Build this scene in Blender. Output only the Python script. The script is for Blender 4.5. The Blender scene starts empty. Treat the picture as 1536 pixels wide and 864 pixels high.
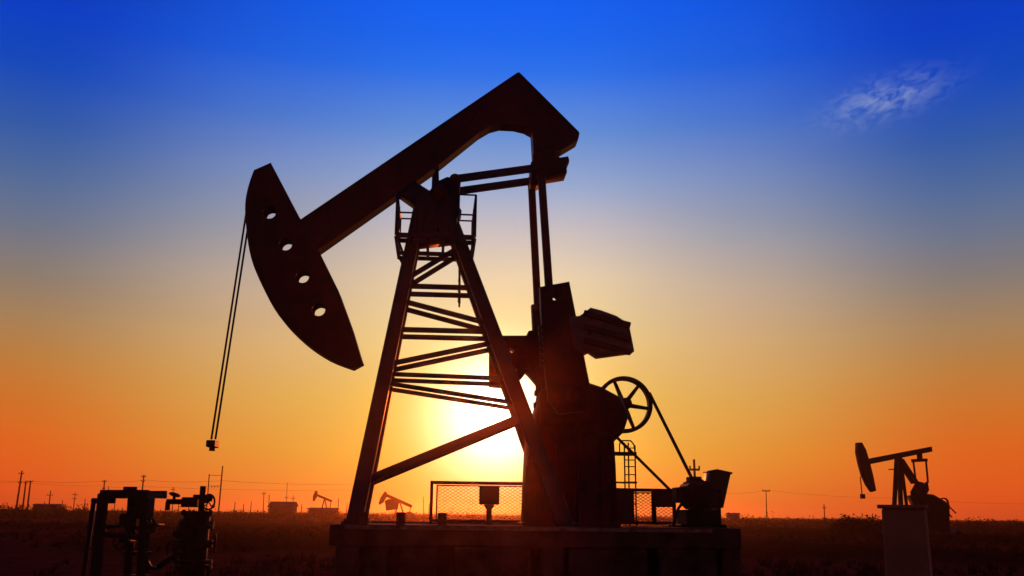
import bpy, bmesh, math, random
from mathutils import Vector, Matrix
random.seed(7)
R = math.radians
scene = bpy.context.scene
C = scene.collection

# ------------------------------------------------------------------ camera
W0, H0, FPX = 1536.0, 864.0, 1400.0
CAM_H = 1.7
PITCH = math.atan((771 - 432) / FPX)
ROLL = 0.0117
FW = Vector((0, math.cos(PITCH), math.sin(PITCH)))
RT0, UP0 = Vector((1, 0, 0)), Vector((0, -math.sin(PITCH), math.cos(PITCH)))
RT = RT0 * math.cos(ROLL) + UP0 * math.sin(ROLL)
UP = UP0 * math.cos(ROLL) - RT0 * math.sin(ROLL)
CAM = Vector((0, 0, CAM_H))
cd = bpy.data.cameras.new('camera')
cd.sensor_width = 36.0
cd.lens = 36.0 * FPX / W0
cd.clip_start, cd.clip_end = 0.1, 20000
cam = bpy.data.objects.new('camera', cd)
C.objects.link(cam)
cam.matrix_world = Matrix(((RT.x, UP.x, -FW.x, 0), (RT.y, UP.y, -FW.y, 0), (RT.z, UP.z, -FW.z, CAM_H), (0, 0, 0, 1)))
scene.camera = cam


def ray(px, py):
    return (FW * FPX + RT * (px - W0 / 2) + UP * (H0 / 2 - py)).normalized()


def at(px, py, dist):
    """point on the ray of a pixel at ground distance `dist` in front of the camera"""
    d = ray(px, py)
    return CAM + d * (dist / d.y)


# ------------------------------------------------------------------ sky, sun, exposure
SUN = ray(745, 622)
SUN_EL = math.asin(SUN.z)
SUN_AZ = math.atan2(SUN.x, SUN.y)
scene.view_settings.view_transform = 'Standard'
scene.view_settings.look = 'None'
scene.view_settings.exposure = 0.0
scene.view_settings.gamma = 1.0
scene.view_settings.use_curve_mapping = False


def lin(c):
    return tuple(((v / 255) / 12.92 if v / 255 <= 0.04045 else ((v / 255 + 0.055) / 1.055) ** 2.4) for v in c)


world = bpy.data.worlds.new('World')
scene.world = world
world.use_nodes = True
wt = world.node_tree
wt.nodes.clear()
wn, wl = wt.nodes.new, wt.links.new


def wmath(op, a, b=None, c=None, clamp=False):
    n = wn('ShaderNodeMath'); n.operation = op; n.use_clamp = clamp
    for i, v in enumerate((a, b, c)):
        if v is None: continue
        if isinstance(v, (int, float)): n.inputs[i].default_value = v
        else: wl(v, n.inputs[i])
    return n.outputs[0]


def wvec(op, a, b=None):
    n = wn('ShaderNodeVectorMath'); n.operation = op
    for i, v in enumerate((a, b)):
        if v is None: continue
        if isinstance(v, (tuple, list, Vector)): n.inputs[i].default_value = tuple(v)
        else: wl(v, n.inputs[i])
    return n.outputs['Value'] if op in ('DOT_PRODUCT', 'LENGTH') else n.outputs['Vector']


def wsmooth(v, lo, hi):
    n = wn('ShaderNodeMapRange'); n.interpolation_type = 'SMOOTHSTEP'
    n.inputs['From Min'].default_value = lo; n.inputs['From Max'].default_value = hi
    wl(v, n.inputs['Value'])
    return n.outputs['Result']


def wmix(f, a, b, mode='MIX'):
    n = wn('ShaderNodeMix'); n.data_type = 'RGBA'; n.blend_type = mode
    for s, v in ((n.inputs['Factor'], f), (n.inputs['A'], a), (n.inputs['B'], b)):
        if isinstance(v, (int, float)): s.default_value = v
        elif isinstance(v, (tuple, list)): s.default_value = (*v, 1)
        else: wl(v, s)
    return n.outputs['Result']


tc = wn('ShaderNodeTexCoord')
DIR = tc.outputs['Generated']
sep = wn('ShaderNodeSeparateXYZ'); wl(DIR, sep.inputs[0])
elev = wmath('ARCSINE', sep.outputs['Z'])                         # radians
flat = wvec('NORMALIZE', wvec('MULTIPLY', DIR, (1, 1, 0)))
azd = wmath('ARCCOSINE', wvec('DOT_PRODUCT', flat, (math.sin(SUN_AZ), math.cos(SUN_AZ), 0)))
sund = wmath('ARCCOSINE', wmath('MINIMUM', wvec('DOT_PRODUCT', DIR, tuple(SUN)), 0.999999))
EL0, EL1 = R(-6), R(90)
elf = wmath('DIVIDE', wmath('SUBTRACT', elev, EL0), EL1 - EL0)


def sky_ramp(stops):                                              # (elevation in degrees, sRGB)
    n = wn('ShaderNodeValToRGB'); wl(elf, n.inputs[0])
    cr = n.color_ramp; cr.interpolation = 'LINEAR'
    stops = sorted(stops)
    while len(cr.elements) < len(stops): cr.elements.new(0.5)
    for e, (a, col) in zip(cr.elements, stops):
        e.position = (R(a) - EL0) / (EL1 - EL0); e.color = (*lin(col), 1)
    return n.outputs[0]


def column(x, ys, top):
    s = [(math.degrees(math.asin(ray(x, y).z)), c) for y, c in ys]
    return s + top + [(-6, ys[-1][1])]


HIGH = [(40, (10, 52, 150)), (55, (8, 36, 100)), (90, (8, 26, 70))]
near = sky_ramp(column(890, [(0, (8, 95, 241)), (60, (20, 102, 239)), (110, (40, 112, 233)), (200, (98, 142, 212)), (280, (150, 168, 205)),
                             (350, (200, 190, 190)), (420, (226, 204, 168)), (500, (224, 202, 138)), (600, (214, 184, 84)),
                             (690, (206, 172, 60)), (760, (206, 132, 44))], HIGH))
mid = sky_ramp(column(1120, [(0, (10, 87, 227)), (90, (26, 96, 220)), (180, (75, 120, 205)), (270, (125, 145, 190)), (350, (160, 160, 170)),
                             (430, (196, 172, 150)), (520, (213, 172, 116)), (600, (217, 165, 80)), (680, (221, 148, 50)),
                             (765, (220, 108, 38))], HIGH))
side = sky_ramp(column(30, [(0, (4, 61, 195)), (90, (14, 71, 185)), (180, (48, 89, 166)), (260, (80, 106, 153)), (330, (108, 116, 137)),
                            (400, (135, 122, 113)), (470, (165, 128, 88)), (530, (186, 124, 60)), (600, (208, 112, 36)),
                            (660, (222, 98, 26)), (745, (227, 82, 26))], [(40, (8, 36, 120)), (55, (6, 26, 80)), (90, (8, 26, 70))]))
back = sky_ramp([(-6, (95, 42, 36)), (2, (100, 46, 40)), (10, (76, 42, 44)), (25, (36, 32, 50)), (50, (14, 26, 62)), (90, (8, 26, 70))])
sky = wmix(wsmooth(azd, R(3), R(15.5)), near, mid)
sky = wmix(wsmooth(azd, R(12), R(28)), sky, side)
sky = wmix(wsmooth(azd, R(32), R(110)), sky, back)


def glow(sig_deg, col, amt):
    q = wmath('DIVIDE', sund, R(sig_deg))
    g = wmath('MULTIPLY', wmath('EXPONENT', wmath('MULTIPLY', wmath('MULTIPLY', q, q), -1.0)), amt)
    return wmix(1.0, (0, 0, 0), wvec('SCALE', col) if False else scaled(col, g), 'ADD')


def scaled(col, g):
    n = wn('ShaderNodeVectorMath'); n.operation = 'SCALE'
    n.inputs[0].default_value = col; wl(g, n.inputs['Scale'])
    return n.outputs[0]


for sg, col, amt in ((1.0, (1, 0.95, 0.85), 6.0), (3.1, (1, 0.96, 0.72), 2.3), (6.0, (0.5, 0.48, 0.06), 0.42)):
    sky = wmix(1.0, sky, glow(sg, col, amt), 'ADD')

# faint uneven dust layers
dn = wn('ShaderNodeTexNoise'); dn.inputs['Scale'].default_value = 1.0; dn.inputs['Detail'].default_value = 4
wl(wvec('MULTIPLY', DIR, (3, 3, 16)), dn.inputs['Vector'])
lay = wmath('MULTIPLY_ADD', dn.outputs['Fac'], 0.10, 0.95)
sc_ = wn('ShaderNodeVectorMath'); sc_.operation = 'SCALE'; wl(sky, sc_.inputs[0]); wl(lay, sc_.inputs['Scale'])
sky = sc_.outputs[0]

# a thin wisp of cirrus, high on the right
cdir = ray(1324, 150)
cu = (RT - cdir * RT.dot(cdir)).normalized()
cv = cdir.cross(cu) * -1
cv = cu.cross(cdir) * -1 if cu.cross(cdir).z < 0 else cu.cross(cdir)
lu = wmath('DIVIDE', wvec('DOT_PRODUCT', DIR, tuple(cu)), 1.0)
lv = wmath('DIVIDE', wvec('DOT_PRODUCT', DIR, tuple(cv)), 1.0)
lv2 = wmath('SUBTRACT', lv, wmath('MULTIPLY', lu, 0.30))          # the wisp climbs to the right
comb = wn('ShaderNodeCombineXYZ'); wl(wmath('MULTIPLY', lu, 70), comb.inputs[0]); wl(wmath('MULTIPLY', lv2, 110), comb.inputs[1])
nz = wn('ShaderNodeTexNoise'); nz.inputs['Scale'].default_value = 1.0; nz.inputs['Detail'].default_value = 5; nz.inputs['Distortion'].default_value = 0.8
wl(comb.outputs[0], nz.inputs['Vector'])
eu = wmath('POWER', wmath('ABSOLUTE', wmath('DIVIDE', lu, 0.045)), 2.0)
ev = wmath('POWER', wmath('ABSOLUTE', wmath('DIVIDE', lv2, 0.0175)), 2.0)
mask = wmath('EXPONENT', wmath('MULTIPLY', wmath('ADD', eu, ev), -1.0))
front = wmath('GREATER_THAN', wvec('DOT_PRODUCT', DIR, tuple(cdir)), 0.5)
cl = wmath('MULTIPLY', wmath('MULTIPLY', mask, wsmooth(nz.outputs['Fac'], 0.30, 0.70)), wmath('MULTIPLY', front, 0.60))
sky = wmix(cl, sky, lin((150, 165, 205)))

nish = wn('ShaderNodeTexSky'); nish.sky_type = 'NISHITA'; nish.sun_disc = False
nish.sun_elevation = SUN_EL; nish.sun_rotation = SUN_AZ; nish.air_density = 1.0; nish.dust_density = 2.0
bg1 = wn('ShaderNodeBackground'); wl(sky, bg1.inputs[0]); bg1.inputs[1].default_value = 1.0
bg2 = wn('ShaderNodeBackground'); wl(nish.outputs[0], bg2.inputs[0]); bg2.inputs[1].default_value = 0.001
add = wn('ShaderNodeAddShader'); wl(bg1.outputs[0], add.inputs[0]); wl(bg2.outputs[0], add.inputs[1])
wo = wn('ShaderNodeOutputWorld'); wl(add.outputs[0], wo.inputs['Surface'])

sl = bpy.data.lights.new('sun', 'SUN')
sl.energy = 2.0; sl.angle = R(0.6); sl.color = (1.0, 0.15, 0.02)
sun = bpy.data.objects.new('sun', sl); C.objects.link(sun)
sun.rotation_euler = SUN.to_track_quat('Z', 'Y').to_euler()
sun.location = (0, 0, 30)


# ------------------------------------------------------------------ materials
def mat(name, base, rough=0.6, metal=0.0, var=0.35, scale=3.0, bump=0.15, dirt=None, dirt_amt=0.5, spec=0.4):
    m = bpy.data.materials.new(name); m.use_nodes = True
    nt = m.node_tree; n, l = nt.nodes.new, nt.links.new
    b = nt.nodes['Principled BSDF']
    b.inputs['Roughness'].default_value = rough; b.inputs['Metallic'].default_value = metal
    b.inputs['Specular IOR Level'].default_value = spec
    tcn = n('ShaderNodeTexCoord')
    a = n('ShaderNodeTexNoise'); a.inputs['Scale'].default_value = scale; a.inputs['Detail'].default_value = 6
    l(tcn.outputs['Object'], a.inputs['Vector'])
    r = n('ShaderNodeValToRGB'); l(a.outputs['Fac'], r.inputs[0])
    r.color_ramp.elements[0].position = 0.3; r.color_ramp.elements[1].position = 0.7
    r.color_ramp.elements[0].color = (*[c * (1 - var) for c in base], 1)
    r.color_ramp.elements[1].color = (*[min(1, c * (1 + var)) for c in base], 1)
    col = r.outputs[0]
    if dirt:
        d = n('ShaderNodeTexNoise'); d.inputs['Scale'].default_value = scale * 0.6; d.inputs['Detail'].default_value = 8
        d.inputs['Roughness'].default_value = 0.7
        l(tcn.outputs['Object'], d.inputs['Vector'])
        rr = n('ShaderNodeValToRGB'); l(d.outputs['Fac'], rr.inputs[0])
        rr.color_ramp.elements[0].position = 0.5; rr.color_ramp.elements[1].position = 0.66
        rr.color_ramp.elements[1].color = (dirt_amt,) * 3 + (1,)
        mx = n('ShaderNodeMix'); mx.data_type = 'RGBA'
        l(rr.outputs[0], mx.inputs['Factor']); l(col, mx.inputs['A']); mx.inputs['B'].default_value = (*dirt, 1)
        col = mx.outputs['Result']
    l(col, b.inputs['Base Color'])
    f = n('ShaderNodeTexNoise'); f.inputs['Scale'].default_value = scale * 9; f.inputs['Detail'].default_value = 4
    l(tcn.outputs['Object'], f.inputs['Vector'])
    bp = n('ShaderNodeBump'); bp.inputs['Strength'].default_value = bump; bp.inputs['Distance'].default_value = 0.02
    l(f.outputs['Fac'], bp.inputs['Height']); l(bp.outputs[0], b.inputs['Normal'])
    return m


M_RED = mat('red_paint', (0.17, 0.012, 0.008), 0.5, 0, 0.3, 2.0, 0.1, (0.06, 0.022, 0.012), 0.7)
M_BLUE = mat('blue_black_paint', (0.011, 0.026, 0.065), 0.55, 0, 0.35, 2.5, 0.12, (0.025, 0.014, 0.012), 0.5)
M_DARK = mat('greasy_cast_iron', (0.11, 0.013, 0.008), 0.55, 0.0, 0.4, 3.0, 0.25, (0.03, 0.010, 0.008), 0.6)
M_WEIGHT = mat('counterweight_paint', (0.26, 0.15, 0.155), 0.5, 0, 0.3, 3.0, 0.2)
M_STEEL = mat('galvanised_steel', (0.30, 0.27, 0.25), 0.42, 0.7, 0.3, 6.0, 0.1, (0.10, 0.05, 0.03), 0.6)
M_CABLE = mat('oiled_wire_rope', (0.04, 0.032, 0.028), 0.5, 0.5, 0.3, 20, 0.3)
M_CONC = mat('weathered_concrete', (0.15, 0.085, 0.065), 0.95, 0, 0.4, 1.6, 0.6, (0.05, 0.026, 0.018), 0.8, 0.1)
M_POST = mat('rendered_concrete', (0.62, 0.30, 0.13), 0.95, 0, 0.22, 1.2, 0.4, (0.36, 0.16, 0.07), 0.7, 0.1)
M_WOOD = mat('weathered_pole_wood', (0.04, 0.02, 0.015), 0.85, 0, 0.3, 4, 0.3)
M_FAR = mat('far_rust_paint', (0.040, 0.014, 0.010), 0.8, 0, 0.3, 1, 0.1)
M_WALL = mat('hut_wall', (0.06, 0.026, 0.018), 0.9, 0, 0.3, 0.6, 0.2)
M_ROOF = mat('hut_roof', (0.035, 0.015, 0.012), 0.9, 0, 0.3, 0.6, 0.2)
M_BOX = mat('cabinet_paint', (0.10, 0.075, 0.06), 0.5, 0.1, 0.3, 3, 0.1, (0.06, 0.03, 0.02), 0.5)
M_GREEN = mat('wellhead_paint', (0.022, 0.017, 0.013), 0.7, 0.0, 0.3, 4, 0.2, (0.06, 0.03, 0.02), 0.5)
M_RUB = mat('drive_belt_rubber', (0.02, 0.017, 0.015), 0.75, 0, 0.2, 8, 0.1)
M_LEAF = mat('scrub_leaves', (0.020, 0.009, 0.005), 0.8, 0, 0.45, 0.5, 0.0, (0.034, 0.012, 0.007), 0.7, 0.0)


# ------------------------------------------------------------------ mesh helpers
class MB:
    def __init__(s): s.v = []; s.f = []

    def hull8(s, p):
        b = len(s.v); s.v += [tuple(q) for q in p]
        s.f += [tuple(b + i for i in q) for q in ((0, 3, 2, 1), (4, 5, 6, 7), (0, 1, 5, 4), (1, 2, 6, 5), (2, 3, 7, 6), (3, 0, 4, 7))]
        return s

    def box(s, lo, hi):
        (x0, y0, z0), (x1, y1, z1) = lo, hi
        return s.hull8([(x0, y0, z0), (x1, y0, z0), (x1, y1, z0), (x0, y1, z0), (x0, y0, z1), (x1, y0, z1), (x1, y1, z1), (x0, y1, z1)])

    def bar(s, a, b, w, h, side=(0, 1, 0), w2=None, h2=None):
        a, b = Vector(a), Vector(b); d = (b - a).normalized(); sd = Vector(side)
        if abs(d.dot(sd)) > 0.98: sd = Vector((1, 0, 0))
        n = d.cross(sd).normalized(); t = n.cross(d).normalized()
        w2 = w2 or w; h2 = h2 or h
        pts = []
        for p, ww, hh in ((a, w, h), (b, w2, h2)):
            pts += [p - t * ww / 2 - n * hh / 2, p + t * ww / 2 - n * hh / 2, p + t * ww / 2 + n * hh / 2, p - t * ww / 2 + n * hh / 2]
        return s.hull8(pts)

    def channel(s, a, b, w, h, th=0.03):
        """I-section member: two flanges and a web"""
        a, b = Vector(a), Vector(b); d = (b - a).normalized(); sd = Vector((0, 1, 0))
        n = d.cross(sd).normalized()
        for k in (-1, 1):
            o = n * (h / 2 - th / 2) * k
            s.bar(a + o, b + o, w, th)
        return s.bar(a, b, th, h - 2 * th + 0.004)

    def tube(s, a, b, r, n=8, r2=None, cap=True):
        a, b = Vector(a), Vector(b); d = (b - a).normalized()
        u = d.orthogonal().normalized(); v = d.cross(u); r2 = r if r2 is None else r2
        base = len(s.v)
        for p, rr in ((a, r), (b, r2)):
            for i in range(n):
                t = 2 * math.pi * i / n
                s.v.append(tuple(p + (u * math.cos(t) + v * math.sin(t)) * rr))
        for i in range(n):
            j = (i + 1) % n
            s.f.append((base + i, base + j, base + n + j, base + n + i))
        if cap:
            s.f.append(tuple(base + i for i in reversed(range(n)))); s.f.append(tuple(base + n + i for i in range(n)))
        return s

    def path(s, pts, r, n=8):
        for a, b in zip(pts, pts[1:]): s.tube(a, b, r, n)
        return s

    def ring(s, c, axis, r, rt, n=28, m=6):
        c, axis = Vector(c), Vector(axis).normalized(); u = axis.orthogonal().normalized(); v = axis.cross(u)
        base = len(s.v)
        for i in range(n):
            t = 2 * math.pi * i / n; d = u * math.cos(t) + v * math.sin(t)
            for j in range(m):
                q = 2 * math.pi * (j + 0.5) / m
                s.v.append(tuple(c + d * (r + rt * math.cos(q)) + axis * rt * math.sin(q)))
        for i in range(n):
            for j in range(m):
                s.f.append((base + i * m + j, base + ((i + 1) % n) * m + j, base + ((i + 1) % n) * m + (j + 1) % m, base + i * m + (j + 1) % m))
        return s

    def band(s, c, r0, r1, y0, y1, n=40):
        """flat annulus in the x-z plane"""
        base = len(s.v)
        for i in range(n):
            t = 2 * math.pi * i / n; cx, sx = math.cos(t), math.sin(t)
            for r, y in ((r0, y0), (r1, y0), (r1, y1), (r0, y1)): s.v.append((c[0] + cx * r, y, c[1] + sx * r))
        for i in range(n):
            j = (i + 1) % n
            for k in range(4):
                q = (k + 1) % 4
                s.f.append((base + i * 4 + k, base + i * 4 + q, base + j * 4 + q, base + j * 4 + k))
        return s

    def build(s, name, m, parent=None, smooth=False, bevel=0.0):
        me = bpy.data.meshes.new(name); me.from_pydata(s.v, [], s.f)
        bm = bmesh.new(); bm.from_mesh(me); bmesh.ops.recalc_face_normals(bm, faces=bm.faces)
        if bevel:
            bmesh.ops.bevel(bm, geom=[e for e in bm.edges], offset=bevel, segments=1, affect='EDGES')
        bm.to_mesh(me); bm.free()
        return link(name, me, m, parent, smooth)


def link(name, me, m, parent=None, smooth=False):
    if not me.materials: me.materials.append(m)
    if smooth:
        for p in me.polygons: p.use_smooth = True
    o = bpy.data.objects.new(name, me); C.objects.link(o)
    if parent: o.parent = parent
    return o


def tag(o, label, cat, group=None):
    o['label'] = label; o['category'] = cat
    if group: o['group'] = group
    return o


def thing(name, label, cat, loc, rz=0, group=None):
    o = bpy.data.objects.new(name, None); C.objects.link(o)
    o.empty_display_size = 0.3; o.location = loc; o.rotation_euler = (0, 0, rz)
    return tag(o, label, cat, group)


class Frame:
    """upright vertical plane frame: x along it, y away from the camera, z up"""
    def __init__(s, px, py, dist, yaw=0.0, z=None):
        s.o = at(px, py, dist)
        if z is not None: s.o.z = z
        s.yaw = yaw
        s.ex = Vector((math.cos(yaw), math.sin(yaw), 0)); s.ey = Vector((-math.sin(yaw), math.cos(yaw), 0))

    def xz(s, px, py, yl=0.0):
        d = ray(px, py); po = s.o + s.ey * yl
        t = (po - CAM).dot(s.ey) / d.dot(s.ey)
        q = CAM + d * t - s.o
        return q.dot(s.ex), q.z

    def p(s, px, py, yl=0.0):
        x, z = s.xz(px, py, yl); return Vector((x, yl, z))

    def thing(s, name, label, cat, group=None):
        return thing(name, label, cat, s.o, s.yaw, group)


def prism(name, outer, y0, y1, m, parent, holes=(), bev=0.012):
    """outline in x-z, thick along y, with real holes and eased edges"""
    cu_ = bpy.data.curves.new(name, 'CURVE'); cu_.dimensions = '2D'; cu_.fill_mode = 'BOTH'
    for poly in (outer, *holes):
        sp = cu_.splines.new('POLY'); sp.points.add(len(poly) - 1); sp.use_cyclic_u = True
        for q, (x, z) in zip(sp.points, poly): q.co = (x, z, 0, 1)
    h = (y1 - y0) / 2
    cu_.extrude = h - bev; cu_.bevel_depth = bev; cu_.bevel_resolution = 0; cu_.offset = -bev
    o = bpy.data.objects.new('tmp', cu_); C.objects.link(o)
    bpy.context.view_layer.update()
    dg = bpy.context.evaluated_depsgraph_get()
    me = bpy.data.meshes.new_from_object(o.evaluated_get(dg))
    bpy.data.objects.remove(o); bpy.data.curves.remove(cu_)
    ym = (y0 + y1) / 2
    for v in me.vertices:
        x, y, z = v.co; v.co = (x, ym - z, y)
    me.name = name
    me.materials.clear()
    return link(name, me, m, parent)


def circle(cx, cz, r, n=24):
    return [(cx + r * math.cos(2 * math.pi * i / n), cz + r * math.sin(2 * math.pi * i / n)) for i in range(n)]


# ------------------------------------------------------------------ ground
def gh(x, y):
    r = math.hypot(x, y - 20)
    a = min(1.0, max(0.0, (r - 14) / 60))
    h = 0.10 * math.sin(x * 0.31 + 1.3) * math.sin(y * 0.23) + 0.25 * a * math.sin(x * 0.051 + 0.5) * math.sin(y * 0.043 + 2)
    return h * a * (1 if r < 300 else max(0, 1 - (r - 300) / 300))


GV, GF = [], []
radii = [0.0] + [1.5 * 1.062 ** i for i in range(118)]
NA = 160
GV.append((0, 0, gh(0, 0)))
rng = random.Random(3)
for r in radii[1:]:
    for k in range(NA):
        t = 2 * math.pi * k / NA
        x, y = r * math.sin(t), r * math.cos(t)
        j = rng.uniform(-0.035, 0.035) if math.hypot(x, y - 20) > 12 and r < 200 else 0
        GV.append((x, y, gh(x, y) + j))
for k in range(NA): GF.append((0, 1 + (k + 1) % NA, 1 + k))
for i in range(len(radii) - 2):
    for k in range(NA):
        a = 1 + i * NA + k; b = 1 + i * NA + (k + 1) % NA
        GF.append((a, b, b + NA, a + NA))
me = bpy.data.meshes.new('ground'); me.from_pydata(GV, [], GF)
bm = bmesh.new(); bm.from_mesh(me); bmesh.ops.recalc_face_normals(bm, faces=bm.faces)
if sum(f.normal.z for f in bm.faces) < 0: bmesh.ops.reverse_faces(bm, faces=bm.faces)
bm.to_mesh(me); bm.free()
mg = bpy.data.materials.new('bare_soil_and_dry_turf'); mg.use_nodes = True
nt = mg.node_tree; n, l = nt.nodes.new, nt.links.new
b = nt.nodes['Principled BSDF']; b.inputs['Roughness'].default_value = 0.95; b.inputs['Specular IOR Level'].default_value = 0.0
tcn = n('ShaderNodeTexCoord')
mp = n('ShaderNodeMapping'); mp.inputs['Scale'].default_value = (0.03, 0.012, 0.03); l(tcn.outputs['Object'], mp.inputs[0])
a = n('ShaderNodeTexNoise'); a.inputs['Scale'].default_value = 1.0; a.inputs['Detail'].default_value = 9; a.inputs['Roughness'].default_value = 0.62
l(mp.outputs[0], a.inputs['Vector'])
r_ = n('ShaderNodeValToRGB'); l(a.outputs['Fac'], r_.inputs[0])
cr = r_.color_ramp
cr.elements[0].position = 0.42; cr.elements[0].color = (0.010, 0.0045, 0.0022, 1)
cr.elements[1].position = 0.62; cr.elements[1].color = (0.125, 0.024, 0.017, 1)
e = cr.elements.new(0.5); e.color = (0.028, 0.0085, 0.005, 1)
a2 = n('ShaderNodeTexNoise'); a2.inputs['Scale'].default_value = 1.7; a2.inputs['Detail'].default_value = 8; l(tcn.outputs['Object'], a2.inputs['Vector'])
r2 = n('ShaderNodeMapRange'); l(a2.outputs['Fac'], r2.inputs['Value']); r2.inputs['From Min'].default_value = 0.3; r2.inputs['From Max'].default_value = 0.7
r2.inputs['To Min'].default_value = 0.55; r2.inputs['To Max'].default_value = 1.3
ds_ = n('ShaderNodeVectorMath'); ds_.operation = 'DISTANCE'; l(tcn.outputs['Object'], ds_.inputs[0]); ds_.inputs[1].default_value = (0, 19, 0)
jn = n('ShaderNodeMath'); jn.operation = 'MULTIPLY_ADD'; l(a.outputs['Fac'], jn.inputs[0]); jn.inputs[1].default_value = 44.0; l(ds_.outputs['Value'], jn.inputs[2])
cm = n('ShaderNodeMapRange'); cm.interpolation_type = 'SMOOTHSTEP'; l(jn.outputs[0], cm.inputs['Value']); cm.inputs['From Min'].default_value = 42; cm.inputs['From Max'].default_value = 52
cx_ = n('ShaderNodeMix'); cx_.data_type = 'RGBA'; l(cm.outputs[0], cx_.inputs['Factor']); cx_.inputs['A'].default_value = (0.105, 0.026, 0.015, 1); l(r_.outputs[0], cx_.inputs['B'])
mx = n('ShaderNodeVectorMath'); mx.operation = 'SCALE'; l(cx_.outputs['Result'], mx.inputs[0]); l(r2.outputs[0], mx.inputs['Scale'])
l(mx.outputs[0], b.inputs['Base Color'])
bp = n('ShaderNodeBump'); bp.inputs['Strength'].default_value = 0.6; bp.inputs['Distance'].default_value = 0.06
l(a2.outputs['Fac'], bp.inputs['Height']); l(bp.outputs[0], b.inputs['Normal'])
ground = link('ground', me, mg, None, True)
ground['kind'] = 'structure'

# ------------------------------------------------------------------ main pumpjack
F = Frame(680, 787, 20.0, R(4.5))
P, XZ = F.p, F.xz
BASE_Z = F.o.z
pj = F.thing('pumpjack', 'large dark red pumpjack with bent walking beam silhouetted against the setting sun', 'pumpjack')


def hw(py):                                   # half the tower's width across, by picture height
    t = (py - 330) / (787 - 330)
    return 0.34 + 0.30 * min(1.1, max(0, t))


# horsehead: two pierced cheek plates round an arc face plate
hh_out = [(409, 250), (430, 290), (451, 330), (480, 380), (510, 441), (530, 496), (545, 546), (530, 554), (494, 540), (456, 514), (421, 477), (396, 432),
          (380, 392), (373, 350), (371, 312), (376, 284), (384, 261)]
def smooth_run(pts, k=4):                     # Catmull-Rom through the arc points
    out = []
    for i in range(len(pts) - 1):
        p0, p1, p2, p3 = pts[max(i - 1, 0)], pts[i], pts[i + 1], pts[min(i + 2, len(pts) - 1)]
        for j in range(k):
            t = j / k
            out.append(tuple(0.5 * (2 * b + (c - a) * t + (2 * a - 5 * b + 4 * c - d) * t * t + (3 * b - a - 3 * c + d) * t ** 3) for a, b, c, d in zip(p0, p1, p2, p3)))
    return out + [pts[-1]]


hh_out = hh_out[:7] + smooth_run(hh_out[7:])
hp = [XZ(x, y, 0) for x, y in hh_out]
hh = prism('horsehead', hp, -0.26, -0.22, M_RED, pj, [circle(*XZ(x, y, 0), 0.14) for x, y in ((407, 324), (431, 371), (456, 419), (480, 468))])
prism('side_plate', hp, 0.22, 0.26, M_RED, hh, [circle(*XZ(x, y, 0), 0.14) for x, y in ((407, 324), (431, 371), (456, 419), (480, 468))])
arc = hp[6:]
mb = MB()
for (xa, za), (xb, zb) in zip(arc, arc[1:]):
    d = Vector((xb - xa, 0, zb - za)).normalized(); nn = Vector((-d.z, 0, d.x)) * 0.02
    mid_ = Vector((sum(q[0] for q in hp) / len(hp), 0, sum(q[1] for q in hp) / len(hp)))
    A, B = Vector((xa, 0, za)), Vector((xb, 0, zb))
    if (mid_ - A).dot(nn) < 0: nn = -nn
    mb.bar(A + nn - d * 0.008, B + nn + d * 0.008, 0.445, 0.036)
mb.build('face_plate', M_RED, hh)
mb = MB()
for (xa, za), (xb, zb) in zip(hp[:7], hp[1:7]):
    A, B = Vector((xa, 0, za)), Vector((xb, 0, zb)); d = (B - A).normalized(); nn = Vector((-d.z, 0, d.x)) * 0.02
    if (mid_ - A).dot(nn) < 0: nn = -nn
    mb.bar(A + nn, B + nn, 0.445, 0.03)
mb.build('back_plate', M_RED, hh)
for a_, b_ in (((380, 290), (428, 296)), ((455, 508), (528, 500))):
    q0, q1 = XZ(*a_), XZ(*b_)
    MB().bar((q0[0] + 0.05, 0, q0[1]), (q1[0] - 0.05, 0, q1[1]), 0.43, 0.025).build('stiffener', M_RED, hh)

# walking beam: box girder bent down at the tail
yn, yf = -0.215, 0.215
upper = [XZ(446, 334, yn), XZ(778, 109, yn), XZ(868, 199, yn), XZ(866, 209, yn)]
lower = [XZ(838, 234, yf), XZ(799, 240, yf), XZ(797, 206, yf), XZ(786, 200, yf), XZ(770, 196, yf), XZ(748, 195, yf), XZ(733, 199, yf), XZ(716, 209, yf), XZ(650, 262, yf), XZ(474, 386, yf)]
beam = prism('walking_beam', upper + lower, -0.17, 0.17, M_RED, pj)
bo = upper + lower
mb = MB()
cxm = XZ(700, 190, 0)
for i in range(len(bo)):
    (xa, za), (xb, zb) = bo[i], bo[(i + 1) % len(bo)]
    if i == len(bo) - 1: continue
    A, B = Vector((xa, 0, za)), Vector((xb, 0, zb)); d = (B - A).normalized(); nn = Vector((-d.z, 0, d.x))
    mb.bar(A + nn * 0.004, B + nn * 0.004, 0.43, 0.036)
mb.build('flange', M_RED, beam)
for t in (0.12, 0.3, 0.48, 0.66, 0.84):
    u0 = Vector((upper[0][0], 0, upper[0][1])).lerp(Vector((upper[1][0], 0, upper[1][1])), t)
    l0 = Vector((lower[-1][0], 0, lower[-1][1])).lerp(Vector((lower[-3][0], 0, lower[-3][1])), t)
    for s in (-1, 1):
        MB().bar(u0.lerp(l0, 0.06) + Vector((0, 0.187 * s, 0)), u0.lerp(l0, 0.94) + Vector((0, 0.187 * s, 0)), 0.05, 0.02).build('stiffener', M_RED, beam)
neck = [XZ(449, 340), XZ(468, 328), XZ(490, 362), XZ(474, 374)]
prism('head_socket', neck, -0.20, 0.20, M_RED, pj)

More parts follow.
